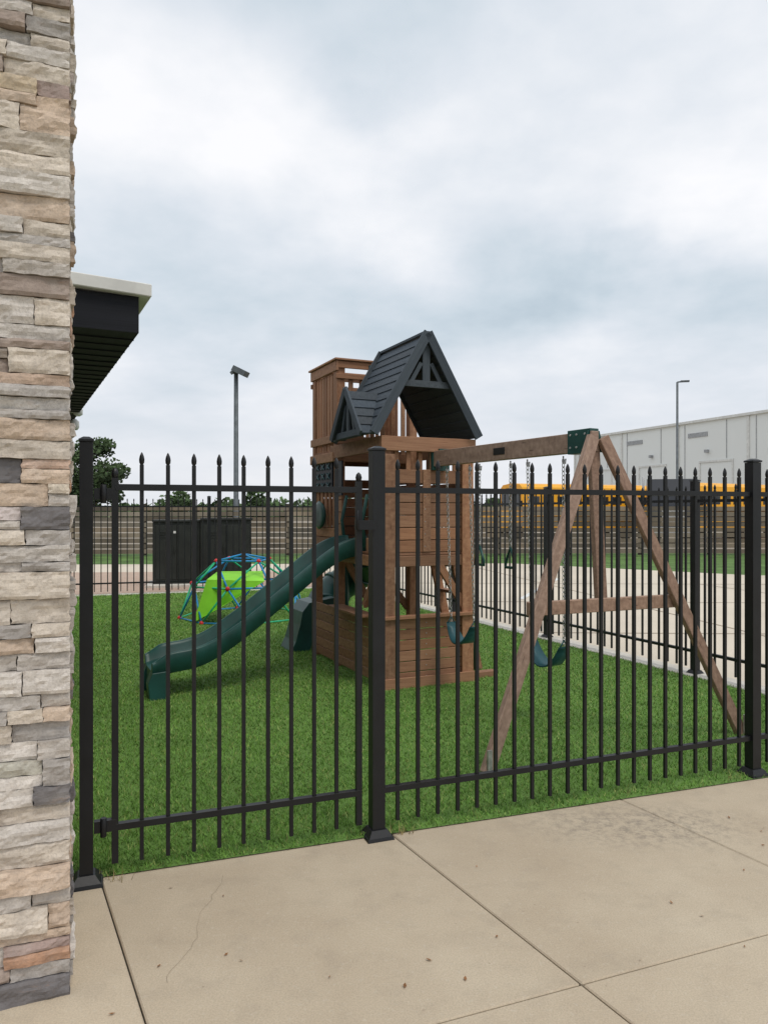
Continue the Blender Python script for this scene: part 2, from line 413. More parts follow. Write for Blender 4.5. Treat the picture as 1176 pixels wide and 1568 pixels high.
mb.box(B0.lerp(B1,.50)-bn*.0375,bd*.07,bn*.004,V((0,0,.028)))
mb.box(B0.lerp(B1,.50)+bn*.0375,bd*.07,bn*.004,V((0,0,.028)))
mb.build('label_plate',M_plate,se,.002)
mbc=MB();mbs=MB();mbt=MB()
def chain(p0,p1):
    p0=V(p0);p1=V(p1);d=p1-p0;L=d.length;d.normalize();n=int(L/.030); e1=V((bd.x,bd.y,0)); e2=d.cross(e1).normalized(); e1=e2.cross(d)
    for i in range(n):
        c=p0+d*(L*(i+.5)/n); s=e1 if i%2 else e2
        pts=[c+d*.020*math.cos(a)+s*.012*math.sin(a) for a in [k*math.pi/3 for k in range(6)]]
        mbc.tube(pts,.0038,4,closed=True)
def at(u): return B0+bd*u
for ua,ub,zb,sw in ((.22,.56,.60,.05),(1.30,1.69,.60,.03)):
    a=at(ua);b=at(ub); a=V((a.x,a.y,1.97));b=V((b.x,b.y,1.97))
    mid=(a+b)/2; hwid=.17
    la=V((mid.x,mid.y,zb))-bd*hwid+bn*sw; lb=V((mid.x,mid.y,zb))+bd*hwid+bn*sw
    chain(a,la);chain(b,lb)
    n=16;bs=len(mbs.v)
    for i in range(n+1):
        u=i/n*2-1; z=zb-.16*(1-abs(u)**2.4)-.005; wv=.05+.03*(1-u*u)
        c=V((mid.x,mid.y,0))+bd*hwid*u+bn*sw; 
        for s,zz in ((-1,0),(1,0),(1,-.012),(-1,-.012)): mbs.v.append(c+bn*s*wv+V((0,0,z+zz)))
    for i in range(n):
        for j in range(4):
            k=(j+1)%4; mbs.face([bs+i*4+j,bs+i*4+k,bs+i*4+4+k,bs+i*4+4+j],None,(1,1,1),0,True)
    mbs.face([bs,bs+1,bs+2,bs+3]);mbs.face([bs+n*4+3,bs+n*4+2,bs+n*4+1,bs+n*4])
    for l in (la,lb): mbs.tube([l+bn*.045+V((0,0,-.02)),l+V((0,0,.04)),l-bn*.045+V((0,0,-.02))],.006)
    for h in (a,b): mbc.tube([h+V((0,0,.02)),h+V((0,0,-.02)),h+bd*.02+V((0,0,-.035)),h+bd*.025],.006)
for u in (.70,1.10):
    a=at(u);a=V((a.x,a.y,1.97)); l=V((a.x,a.y,1.30)); chain(a,l)
    mbt.tube([l+V((0,0,0)),l+bd*.055+V((0,0,-.12)),l+bd*.06+V((0,0,-.16)),l-bd*.06+V((0,0,-.16)),l-bd*.055+V((0,0,-.12))],.012,8,closed=True)
    mbc.tube([a+V((0,0,.02)),a+V((0,0,-.02)),a+bd*.02+V((0,0,-.035)),a+bd*.025],.006)
mbc.build('chains',M_chain,se);mbs.build('belt_seats',M_teal,se);mbt.build('trapeze_rings',M_green,se)
# ------------------------------------------------------------------ dome climber
M_blue=basic('blue_tube',(.02,.25,.55),.35,0,5,.1,0);M_gtube=basic('green_tube',(.03,.45,.22),.35,0,5,.1,0)
M_red=basic('red_joint',(.60,.03,.03),.4);M_lime=basic('lime_fabric',(.26,.68,.04),.6,0,4,.12,.1)
de=empty('dome_climber',(-2.12,11.3,0)); dc=V((-2.12,11.35,0))
mt=MB(); rings=[(8,.93,.02,0),(8,.80,.50,.5),(4,.45,.86,.25),(1,0,.95,0)]
R=[[dc+V((r*math.cos(2*math.pi*(i+o)/n+.3),r*math.sin(2*math.pi*(i+o)/n+.3),z)) for i in range(n)] for n,r,z,o in rings]
E=[]
for i in range(8): E+=[(R[0][i],R[0][(i+1)%8]),(R[1][i],R[1][(i+1)%8]),(R[0][i],R[1][i]),(R[0][(i+1)%8],R[1][i]),(R[1][i],R[2][i//2])]
for i in range(4): E+=[(R[2][i],R[2][(i+1)%4]),(R[2][i],R[3][0]),(R[1][2*i+1],R[2][(i+1)%4])]
for k,(a,b) in enumerate(E): mt.tube([a,b],.014,8,m=(0 if k%3 else 1))
for r in R:
    for p in r: mt.lathe(p-V((0,0,.035)),[(0,.01),(.014,.028),(.035,.036),(.056,.028),(.07,.01)],10,m=2)
mt.build('tube_frame',[M_blue,M_gtube,M_red],de)
ml=MB()
A_=[dc+V(v) for v in ((-.56,-.76,.03),(-.14,-.90,.26),(.42,-.66,.60),(-.40,-.66,.62))]
ml.poly(A_); ml.poly([A_[3],A_[2],dc+V((.3,-.1,.70)),dc+V((-.35,-.2,.70))])
ml.poly([A_[0],A_[3],dc+V((-.35,-.2,.70)),dc+V((-.62,-.45,.10))])
o=ml.build('lime_fabric_panel',M_lime,de); o.modifiers.new('s','SOLIDIFY').thickness=.006
# ------------------------------------------------------------------ stone pilaster + building
m,nt,b=new_mat('ledgestone'); tc=N(nt,'ShaderNodeTexCoord').outputs['Object']
at_=N(nt,'ShaderNodeAttribute',attribute_name='rnd').outputs['Color']
f1=nz(nt,tc,16,6,.65); f2=nz(nt,tc,110,5,.75); f3=nz(nt,tc,6,4)
mpz=N(nt,'ShaderNodeMapping'); mpz.inputs['Scale'].default_value=(1,1,4); nt.links.new(tc,mpz.inputs[0]); f4=nz(nt,mpz.outputs[0],14,6,.7)
c=mixc(nt,1.0,at_,mixc(nt,ramp(nt,f1,.3,.7),(.80,.78,.76),(1.17,1.15,1.12)),'MULTIPLY')
c=mixc(nt,ramp(nt,f4,.60,.74,0,.45),c,(.33,.20,.12))
c=mixc(nt,ramp(nt,f2,.3,.55,.4,0),c,(.17,.145,.135))
c=mixc(nt,ramp(nt,f3,.5,.75,0,.35),c,(.65,.60,.54))
nt.links.new(c,b.inputs['Base Color']); b.inputs['Roughness'].default_value=.92; b.inputs['Specular IOR Level'].default_value=.12
ad=N(nt,'ShaderNodeMath',operation='ADD'); nt.links.new(f4,ad.inputs[0]); nt.links.new(f2,ad.inputs[1]); bumpn(nt,b,ad.outputs[0],.6,.005)
M_stone=m
M_mortar=basic('mortar',(.16,.14,.12),.95,0,20,.3,.5)
M_stucco=basic('stucco_wall',(.42,.37,.30),.9,0,3,.1,.3,bscale=150)
M_darkpanel=wood('dark_soffit',(.009,.010,.014),(.017,.019,.026))
be=empty('stone_building',(-1.02,2.46,0))
PAL=[((.68,.61,.53),10),((.60,.56,.52),6),((.61,.49,.39),5),((.48,.455,.435),4),((.47,.29,.20),2),((.19,.185,.195),2),((.38,.31,.27),2),((.69,.65,.61),4)]
pal=[p for p,w in PAL for _ in range(w)]
ms=MB()
def stone(O,du,dn,w,h,dep,col):
    nx=max(3,int(w/.012));ny=max(3,int(h/.010)); b=len(ms.v); sd_=random.uniform(0,100); O=V(O)
    tilt=random.uniform(-.05,.05); tl2=random.uniform(-.10,.10)
    for j in range(ny+1):
        for i in range(nx+1):
            u=i/nx*w;v=j/ny*h
            p=O+du*u+V((0,0,v)); n_=noise.fractal(p*22+V((sd_,0,0)),1.0,2.0,4)*.004
            cl=noise.noise(V((u*7+sd_,v*34,3)))+.3*noise.noise(V((u*26+sd_,v*70,8)))
            step=.0045*math.floor(cl*2.2+.5)*.8
            ed=min(i,nx-i,j,ny-j); r=-.0025 if ed==0 else 0
            jx=noise.noise(V((v*60,sd_,9)))*.006 if i in(0,nx) else 0
            jz=noise.noise(V((u*25,sd_,5)))*.003 if j in(0,ny) else 0
            ms.v.append(p+du*jx+V((0,0,jz))+dn*(dep+n_+step+r+tilt*(u-w/2)+tl2*(v-h/2)))
    W=nx+1
    for j in range(ny):
        for i in range(nx):
            a=b+j*W+i; ms.face([a,a+1,a+1+W,a+W],None,col,0,False)
    ring=[b+i for i in range(W)]+[b+j*W+nx for j in range(1,ny+1)]+[b+ny*W+i for i in range(nx-1,-1,-1)]+[b+j*W for j in range(ny-1,0,-1)]
    rb=len(ms.v)
    for k in ring:
        v=ms.v[k]; t=(v-O).dot(dn); ms.v.append(v-dn*(t+.01))
    n=len(ring)
    for k in range(n):
        k2=(k+1)%n; ms.face([ring[k2],ring[k],rb+k,rb+k2],None,tuple(x*.8 for x in col),0)
Cn=V((-1.02-.035,2.46+.02,0)); du=V((.935,.355,0)).normalized(); dn=V((du.y,-du.x,0))
dside=V((-.42,.907,0)).normalized(); dns=V((dside.y,-dside.x,0))
def rows(O,d,n,L,rev,H=4.3):
    z=0.0
    while z<H:
        h=random.choice([.030,.045,.050,.060,.07,.075,.08,.055,.088]); x=0
        first=True
        while x<L:
            w=random.uniform(.10,.36)
            if first: w=random.uniform(.06,.30); first=False
            w=min(w,L-x+.02)
            if w<.03: break
            col=random.choice(pal); k=random.uniform(.85,1.12); col=tuple(c*k for c in col)
            dep=random.uniform(.014,.040)
            org=O+d*x if not rev else O-d*(x+w)
            if h>.065 and random.random()<.3 :
                hh=h*random.uniform(.4,.6)
                stone(org+V((0,0,z)),d,n,w-.002,hh-.002,dep,col)
                col=tuple(c*random.uniform(.95,1.05) for c in random.choice(pal))
                stone(org+V((0,0,z+hh)),d,n,w-.002,h-hh-.002,dep+random.uniform(-.012,.012),col)
            else: stone(org+V((0,0,z)),d,n,w-.002,h-.002,dep,col)
            x+=w
        z+=h
rows(Cn+du*.02,du,dn,1.0,True)
rows(Cn,dside,dns,.62,False)
ms.build('stone_veneer',M_stone,be)
mb=MB()
for_c=[Cn-du*2.2-dn*.001,Cn-dns*.001,Cn+dside*.63,Cn-du*2.2+dside*.63]
mb.prism(for_c,V((0,0,4.32)))
mb.build('mortar_core',M_mortar,be)
mb=MB()
w0=Cn+dside*.635-dns*.04
mb.prism([w0-du*5,w0,w0+dside*9.0,w0+dside*9.0-du*5],V((0,0,2.9)))
mb.build('rear_wall',M_stucco,be)
mb=MB()
e_out=V((-1.63,5.0,0)); ed=V((-.45,.893,0)).normalized()
inn=-du
ef=e_out+ed*6.0
zb=2.775
mb.prism([e_out+V((0,0,zb)),ef+V((0,0,zb)),ef+inn*2.5+V((0,0,zb+.05)),e_out+inn*2.5+V((0,0,zb+.05))],V((0,0,.24)))
mb.build('eave_soffit',M_darkpanel,be)
mb=MB()
o2=e_out+du*.075-ed*.05
pts=[o2+V((0,0,zb+.235)),o2+ed*6.1+V((0,0,zb+.235)),o2+ed*6.1+inn*2.6+V((0,0,zb+.40)),o2+inn*2.6+V((0,0,zb+.40))]
mb.prism(pts,V((0,0,.085))); 
mb.build('roof_edge_fascia',M_white,be,.006)
mb=MB()
for i in range(1,28):
    a=e_out+ed*(i*.22)
    mb.beam(a+V((0,0,zb-.004)),a+inn*1.2+V((0,0,zb+.02)),.012,.008)
mb.build('soffit_ribs',M_darkpanel,be)
mb=MB()
l=V((-3.66,9.0,2.78))
mb.beam(l,l-du*.5,.03,.03); mb.lathe(l+V((0,0,-.05)),[(0,.02),(.02,.05),(.08,.055),(.1,.03)],12); mb.lathe(l+V((-.02,-.05,-.22)),[(0,.03),(.03,.05),(.10,.05),(.13,.02)],12)
mb.build('security_light',M_white,be)
# ------------------------------------------------------------------ sidewalk
m,nt,b=new_mat('concrete'); tc=N(nt,'ShaderNodeTexCoord').outputs['Object']
big=nz(nt,tc,1.1,5,.6); med=nz(nt,tc,7,5,.65); fine=nz(nt,tc,160,3,.7); sp_=nz(nt,tc,45,3,.7)
at_=N(nt,'ShaderNodeAttribute',attribute_name='rnd').outputs['Color']
c=mixc(nt,ramp(nt,big,.3,.7),(.475,.385,.28),(.60,.51,.385))
c=mixc(nt,ramp(nt,med,.50,.75,0,.4),c,(.37,.31,.24))
c=mixc(nt,ramp(nt,sp_,.56,.70,0,.35),c,(.62,.56,.46))
c=mixc(nt,ramp(nt,fine,.35,.6,.35,0),c,(.25,.21,.17))
vo=N(nt,'ShaderNodeTexVoronoi'); vo.inputs['Scale'].default_value=9; nt.links.new(tc,vo.inputs['Vector'])
c=mixc(nt,ramp(nt,vo.outputs['Distance'],.02,.05,.4,0),c,(.2,.15,.10))
ds=N(nt,'ShaderNodeVectorMath',operation='DISTANCE'); 
mp=N(nt,'ShaderNodeMapping'); mp.inputs['Rotation'].default_value=(0,0,-.35); mp.inputs['Scale'].default_value=(1,2.2,1); nt.links.new(tc,mp.inputs[0])
nt.links.new(mp.outputs[0],ds.inputs[0])
q=Matrix.Rotation(-.35,3,'Z')@V((1.30,3.8*2.2,0)); ds.inputs[1].default_value=q
st=N(nt,'ShaderNodeMath',operation='MULTIPLY'); nt.links.new(ramp(nt,ds.outputs['Value'],.25,.75,1,0),st.inputs[0]); nt.links.new(ramp(nt,nz(nt,tc,22,6,.8),.45,.62,0,.6),st.inputs[1])
c=mixc(nt,st.outputs[0],c,(.18,.16,.14))
c=mixc(nt,1.0,c,at_,'MULTIPLY')
nt.links.new(c,b.inputs['Base Color']); b.inputs['Roughness'].default_value=.85; b.inputs['Specular IOR Level'].default_value=.2
bumpn(nt,b,fine,.25,.003)
M_conc=m
M_joint=basic('joint_filler',(.06,.055,.045),.9)
mb=MB()
O=V((.03,3.707,0))-V((.47,-.883,0))*.03
sa=V((.933,.36,0)).normalized()*1.335; sb=V((.47,-.883,0)).normalized()*1.375
for i in range(-5,8):
    for j in range(0,6):
        g=.003
        k=1+random.uniform(-.05,.05); u0,u1=i+g/1.3,i+1-g/1.3; v0,v1=(j+g/1.3 if j else 0),j+1-g/1.3
        pts=[O+sa*u0+sb*v1,O+sa*u1+sb*v1,O+sa*u1+sb*v0,O+sa*u0+sb*v0]
        mb.prism([p+V((0,0,-.10)) for p in pts],V((0,0,.10)),0,(k,k,k*.99))
sw=mb.build('sidewalk',M_conc,None,.005)
mb=MB()
mb.prism([O-sa*5+sb*6+V((0,0,-.1)),O+sa*8+sb*6+V((0,0,-.1)),O+sa*8+V((0,0,-.1)),O-sa*5+V((0,0,-.1))],V((0,0,.086)))
o=mb.build('joint_bed',M_joint); o.parent=sw
mb=MB(); M_crack=basic('crack_dark',(.33,.27,.20),.9)
p=V((-.70,3.27,.0012)); pts=[p]
for i in range(22):
    p=p+V((random.uniform(-.016,.014)+.002,-.034,0)); pts.append(p.copy())
for a,b_ in zip(pts,pts[1:]): mb.poly([a-V((.0009,0,0)),b_-V((.0009,0,0)),b_+V((.0009,0,0)),a+V((.0009,0,0))])
o=mb.build('hairline_crack',M_crack); o.parent=sw
mb=MB(); M_leaf=basic('dry_leaf',(.25,.12,.05),.8,0,20,.4,0,rnd=True)
for _ in range(26):
    x=random.uniform(-1,1.9);y=random.uniform(2.2,3.2)+max(0,x)*.4; s=random.uniform(.005,.013);a=random.uniform(0,6.28)
    d=V((math.cos(a),math.sin(a),0))*s;e=V((-d.y,d.x,0))*.5; k=random.uniform(.5,1.4)
    b0=len(mb.v); c0=V((x,y,.004)); mb.v+=[c0-d,c0+e+V((0,0,.003)),c0+d+V((0,0,.004)),c0-e]; mb.face([b0,b0+3,b0+2,b0+1],None,(k,k,k)); 
mb.build('fallen_leaves',M_leaf)
mb=MB(); M_weed=basic('dry_weed',(.30,.24,.12),.9,0,20,.3,0,rnd=True)
for cx_,cy_,n_ in ((.10,3.70,26),(.06,3.69,18),(1.32,4.20,14),(2.05,4.42,16),(-1.15,3.22,14)):
    for _ in range(n_):
        c0=V((cx_+random.gauss(0,.03),cy_+random.gauss(0,.012),.002)); a=random.uniform(0,6.28); l=random.uniform(.02,.07)
        t=c0+V((math.cos(a)*l*.6,math.sin(a)*l*.6,l)); s=V((-math.sin(a),math.cos(a),0))*.0016; k=random.uniform(.6,1.3)
        mb.poly([c0-s,c0+s,t],0,(k,k,k*.9))
mb.build('dry_weeds',M_weed)
# ------------------------------------------------------------------ ground sheets
def sheet(name,pts,z,mat):
    mb=MB(); mb.poly([V((x,y,z)) for x,y in pts]); return mb.build(name,mat)
M_ground=basic('ground_grass',(.10,.13,.045),.95,0,.3,.35,.2,bscale=8)
M_lot=basic('lot_concrete',(.60,.53,.43),.85,0,.35,.12,.1,bscale=40)
M_yard=basic('yard_gravel',(.30,.26,.21),.9,0,.2,.25,.1)
M_grassS=basic('lawn_grass',(.095,.17,.045),.95,0,1.5,.4,.6,bscale=30)
sheet('ground',[(-700,-700),(700,-700),(700,700),(-700,700)],-.06,M_ground)
sheet('parking_lot',[(-60,8),(60,1),(60,17.5),(9.5,19.3),(4,23.8),(-60,21.5)],-.045,M_lot)
sheet('grass_verge',[(-60,21),(4,23.3),(9.5,18.8),(60,16.5),(60,30),(-60,28.5)],-.052,M_grassS)
sheet('yard_pavement',[(-90,31),(120,31),(120,135),(-90,135)],-.052,M_yard)
m,nt,b=new_mat('red_pavers'); tc=N(nt,'ShaderNodeTexCoord').outputs['Object']
br=N(nt,'ShaderNodeTexBrick'); br.inputs['Scale'].default_value=3; nt.links.new(tc,br.inputs['Vector'])
br.inputs['Color1'].default_value=(.38,.21,.14,1);br.inputs['Color2'].default_value=(.48,.32,.23,1);br.inputs['Mortar'].default_value=(.44,.38,.31,1);br.inputs['Mortar Size'].default_value=.04
c=mixc(nt,ramp(nt,nz(nt,tc,2,4),.3,.7,0,.5),br.outputs['Color'],(.44,.34,.27)); nt.links.new(c,b.inputs['Base Color']); b.inputs['Roughness'].default_value=.9
sheet('paver_walk',[(-30,9.0),(-7.5,14.2),(-.9,16.5),(-1.6,20.6),(-30,18.8)],-.038,m)
mb=MB()
for i in range(12):
    x=4.2+i*2.7;y=18.4-i*.55
    mb.poly([(x,y,-.040),(x+.1,y-.04,-.040),(x-1.7+.1,y-4.4,-.040),(x-1.7,y-4.36,-.040)])
mb.build('parking_stripes',M_white)
mb=MB()
for i in range(14):
    x=-2+i*4.5; mb.poly([(x,23 if x<4 else 17.2,-.0415),(x+.04,23 if x<4 else 17.2,-.0415),(x+3.04,7,-.0415),(x+3,7,-.0415)])
for y in (9,12.5,16): mb.poly([(0,y+1.2,-.0412),(50,y-.8,-.0412),(50,y-.76,-.0412),(0,y+1.24,-.0412)])
mb.build('parking_lot_joints',M_crack)
mb=MB(); M_curb=basic('curb_concrete',(.58,.55,.49),.85,0,4,.12,.1)
a=V((*C1,0));b_=V((*C2,0))
mb.beam(a-sd*.3+V((0,0,-.035)),b_+sd*.2+V((0,0,-.035)),.26,.10)
c3=V((*C3,0)); mb.beam(b_+V((0,0,-.034)),c3+V((0,0,-.034)),.22,.10)
mb.build('kerb',M_curb,None,.008)
# turf
m,nt,b=new_mat('turf_base'); tc=N(nt,'ShaderNodeTexCoord').outputs['Object']
c=mixc(nt,ramp(nt,nz(nt,tc,.9,4),.3,.7),(.11,.22,.036),(.16,.295,.058)); c=mixc(nt,ramp(nt,nz(nt,tc,70,4,.7),.3,.65,.5,0),c,(.045,.095,.020))
nt.links.new(c,b.inputs['Base Color']); b.inputs['Roughness'].default_value=.9; bumpn(nt,b,nz(nt,tc,120,3),.7,.01)
M_turf=m
ins=V((-sd.y,sd.x,0)); 
if ins.x>0: ins=-ins
t1=V((*C1,0))+ins*.12; t2=V((*C2,0))+ins*.12-sd*.12
tp=[O-sa*1.25,V((t1.x+.05,t1.y-.1,0)),t1,t2,V((-8.4,13.3,0)),V((-7.0,12.9,0)),V((-1.75,3.35,0))]
tf=sheet('artificial_turf',[(p.x,p.y) for p in tp],.006,M_turf)
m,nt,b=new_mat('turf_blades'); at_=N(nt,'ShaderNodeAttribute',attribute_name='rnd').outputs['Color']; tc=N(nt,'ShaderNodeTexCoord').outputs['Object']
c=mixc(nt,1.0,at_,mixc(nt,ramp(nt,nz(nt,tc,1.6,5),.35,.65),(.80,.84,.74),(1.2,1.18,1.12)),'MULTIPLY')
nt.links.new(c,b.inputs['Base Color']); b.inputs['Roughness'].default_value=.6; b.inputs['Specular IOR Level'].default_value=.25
NB=650000
X=rng.uniform(-7.5,4.2,NB);Y=3.0+13*rng.random(NB)**1.9
keep=np.abs(X)/Y<.62
poly=[(p.x,p.y) for p in tp]
def inside(X,Y):
    r=np.zeros(len(X),bool)
    n=len(poly)
    for i in range(n):
        x1,y1=poly[i];x2,y2=poly[(i+1)%n]
        cond=((y1>Y)!=(y2>Y))&(X<(x2-x1)*(Y-y1)/((y2-y1)+1e-12)+x1); r^=cond
    return r
keep&=inside(X,Y); X=X[keep];Y=Y[keep]; n=len(X)
wd=.0023+.0010*(Y-3)/3; ht=rng.uniform(.012,.028,n)
a=rng.uniform(0,2*np.pi,n); la=rng.uniform(0,2*np.pi,n); ll=rng.uniform(.005,.028,n)
vt=np.zeros((n,3,3),np.float32)
vt[:,0]=np.stack([X-np.cos(a)*wd,Y-np.sin(a)*wd,np.full(n,.006)],1)
vt[:,1]=np.stack([X+np.cos(a)*wd,Y+np.sin(a)*wd,np.full(n,.006)],1)
vt[:,2]=np.stack([X+np.cos(la)*ll,Y+np.sin(la)*ll,.006+ht],1)
me=bpy.data.meshes.new('turf_blades'); me.vertices.add(n*3); me.vertices.foreach_set('co',vt.ravel())
me.loops.add(n*3); me.loops.foreach_set('vertex_index',np.arange(n*3,dtype=np.int32))
me.polygons.add(n); me.polygons.foreach_set('loop_start',np.arange(0,n*3,3,dtype=np.int32)); me.polygons.foreach_set('loop_total',np.full(n,3,np.int32))
ca=me.color_attributes.new('rnd','FLOAT_COLOR','POINT')
g=rng.uniform(.6,1.4,n); col=np.ones((n,3,4),np.float32); 
yel=rng.random(n)<.14
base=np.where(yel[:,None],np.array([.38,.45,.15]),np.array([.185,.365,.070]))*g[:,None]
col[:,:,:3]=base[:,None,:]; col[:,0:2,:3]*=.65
ca.data.foreach_set('color',col.ravel()); me.update(); me.validate()
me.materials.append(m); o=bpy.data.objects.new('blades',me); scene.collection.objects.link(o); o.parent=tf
# ------------------------------------------------------------------ utility cabinet
M_cab=basic('cabinet_bronze',(.024,.027,.024),.55,0,3,.3,.05)
def cabinet(x0,x1,y,h,d=.8,name='utility_cabinet'):
    e=empty(name,((x0+x1)/2,y,0)); F=Fr((x0,y),(.97,.22)); mb=MB(); w=(x1-x0)/.975; W1=(1,1,1)
    # two abutting modules of slightly different height
    F.box(mb,0,w*.47,0,d,.02,h-.03,col=W1); F.box(mb,w*.47+.01,w,-.06,d,.02,h,col=W1)
    F.box(mb,-.03,w*.47,-.04,d+.03,h-.03,h+.01,col=W1); F.box(mb,w*.47+.005,w+.03,-.10,d+.03,h,h+.05,col=W1)
    for m0,m1,qf in ((0,w*.47,0),(w*.47+.01,w,-.06)):
        md=(m0+m1)/2
        F.box(mb,m0+.05,md-.008,qf-.02,qf-.002,.12,h-.10,col=W1);F.box(mb,md+.008,m1-.05,qf-.02,qf-.002,.12,h-.10,col=W1)
        F.box(mb,md-.06,md-.03,qf-.05,qf-.021,h*.5,h*.6,col=W1)
        for i in range(5): F.box(mb,m0+.12,md-.1,qf-.03,qf-.021,h*.72+i*.035,h*.72+i*.035+.015,col=W1)
    mb.build('cabinet_body',M_cab,e,.008)
    mb=MB(); F.box(mb,-.15,w+.15,-.25,d+.15,-.05,.02); mb.build('pad',M_curb,e,.01)
    mb=MB(); F.box(mb,w*.9,w*.9+.07,-.086,-.081,h*.84,h*.84+.05);F.box(mb,w*.2,w*.2+.05,-.026,-.021,h*.8,h*.8+.05); mb.build('warning_label',M_white,e)
cabinet(-4.98,-2.95,16.25,1.40)
# ------------------------------------------------------------------ horizontal slat fence
M_slat=basic('weathered_slat',(.185,.148,.115),.8,0,.8,.35,.1,rnd=True)
e=empty('slatted_fence',(0,28,0)); mb=MB()
A=V((-46,27.2,0));B=V((60,29.5,0)); d=(B-A);L=d.length;d.normalize();nr=V((-d.y,d.x,0))
n=int(L/2.6)
for i in range(n):
    p=A+d*(L*i/n); mb.box(p+V((0,0,.93)),d*.05,nr*.05,V((0,0,.96)),col=(.3,.3,.3))
    q=A+d*(L*(i+1)/n)
    for k in range(9):
        z=.11+k*.20+random.uniform(-.012,.012); mb.beam(p+V((0,0,z))-nr*.06,q+V((0,0,z+random.uniform(-.01,.01)))-nr*.06,.025,.162,var=.4)
mb.build('rails_and_posts',M_slat,e)
# ------------------------------------------------------------------ lamps
M_pole=basic('pole_grey',(.10,.115,.125),.5,.2)
def lamp(x,y,h,r,kind,name='parking_lot_light'):
    e=empty(name,(x,y,0)); mb=MB()
    mb.lathe((x,y,-.05),[(0,r*2.4),(.7,r*2.4),(.72,r*1.05),(h,r*.85),(h+.03,r*.3)],14)
    if kind==0:
        mb.lathe((x,y,h-.05),[(0,r*1.1),(.12,r*1.1)],12)
        c=V((x+.20,y-.12,h+.02)); mb.box(c,V((.24,0,-.12)),V((.05,.22,.0)),V((.05,0,.10)))
        mb.box(c+V((-.27,0,.02)),V((.12,0,.10)),V((0,.08,0)),V((-.03,0,.04)))
    else:
        mb.beam((x,y,h-.05),(x+.7,y-.2,h+.02),.12,.10); mb.box((x+.55,y-.15,h),V((.32,-.08,0)),V((.04,.15,0)),V((0,0,.06)))
    mb.build('pole_and_head',M_pole,e)
lamp(-5.9,30,7.15,.10,0); lamp(23.4,60,12.0,.10,1)
# ------------------------------------------------------------------ warehouse
we=empty('white_warehouse',(30,83,0)); mb=MB()
m,nt,b=new_mat('ribbed_white_metal'); tc=N(nt,'ShaderNodeTexCoord').outputs['UV']
wv=N(nt,'ShaderNodeTexWave',wave_type='BANDS',bands_direction='X'); wv.inputs['Scale'].default_value=.55; nt.links.new(tc,wv.inputs['Vector'])
c=mixc(nt,ramp(nt,wv.outputs['Fac'],.0,.4,.2,0),(.80,.82,.80),(.62,.64,.63)); tc2=N(nt,'ShaderNodeTexCoord').outputs['Object']
c=mixc(nt,ramp(nt,nz(nt,tc2,.15,4),.4,.8,0,.3),c,(.68,.69,.66)); nt.links.new(c,b.inputs['Base Color']); b.inputs['Roughness'].default_value=.6
M_wh=m
Wf=Fr((24.5,96.7),(.376,-.927))
Wf.box(mb,0,75,0,40,-.1,10.8,col=(1,1,1)); mb.build('walls',M_wh,we)
mb=MB(); Wf.box(mb,-.2,75.2,-.25,40.2,10.8,11.05,col=(1,1,1)); 
for s in range(0,75,9): Wf.box(mb,s,s+.25,-.12,-.01,0,10.79,col=(1,1,1))
for s in range(3,75,9):
    Wf.box(mb,s,s+.15,-.10,-.01,0,6.6,col=(1,1,1)); Wf.box(mb,s+4.2,s+4.35,-.10,-.01,0,6.6,col=(1,1,1)); Wf.box(mb,s,s+4.35,-.10,-.01,6.6,6.8,col=(1,1,1))
mb.build('trim_and_door_frames',M_white,we)
mb=MB(); M_wg=basic('grey_louver',(.36,.37,.38),.6)
for s in (10,19.5,37,46): Wf.box(mb,s,s+2.6,-.08,-.012,9.3,9.75)
for s in (14,22): Wf.box(mb,s,s+.3,-.4,-.012,7.6,7.9)
Wf.box(mb,-.1,75,-.05,-.011,0,.9)
for s in range(1,75,9): Wf.box(mb,s,s+.05,-.06,-.011,.9,10.7); Wf.box(mb,s+5.5,s+5.55,-.06,-.011,6.9,10.7)
mb.build('louvers_and_lights',M_wg,we)
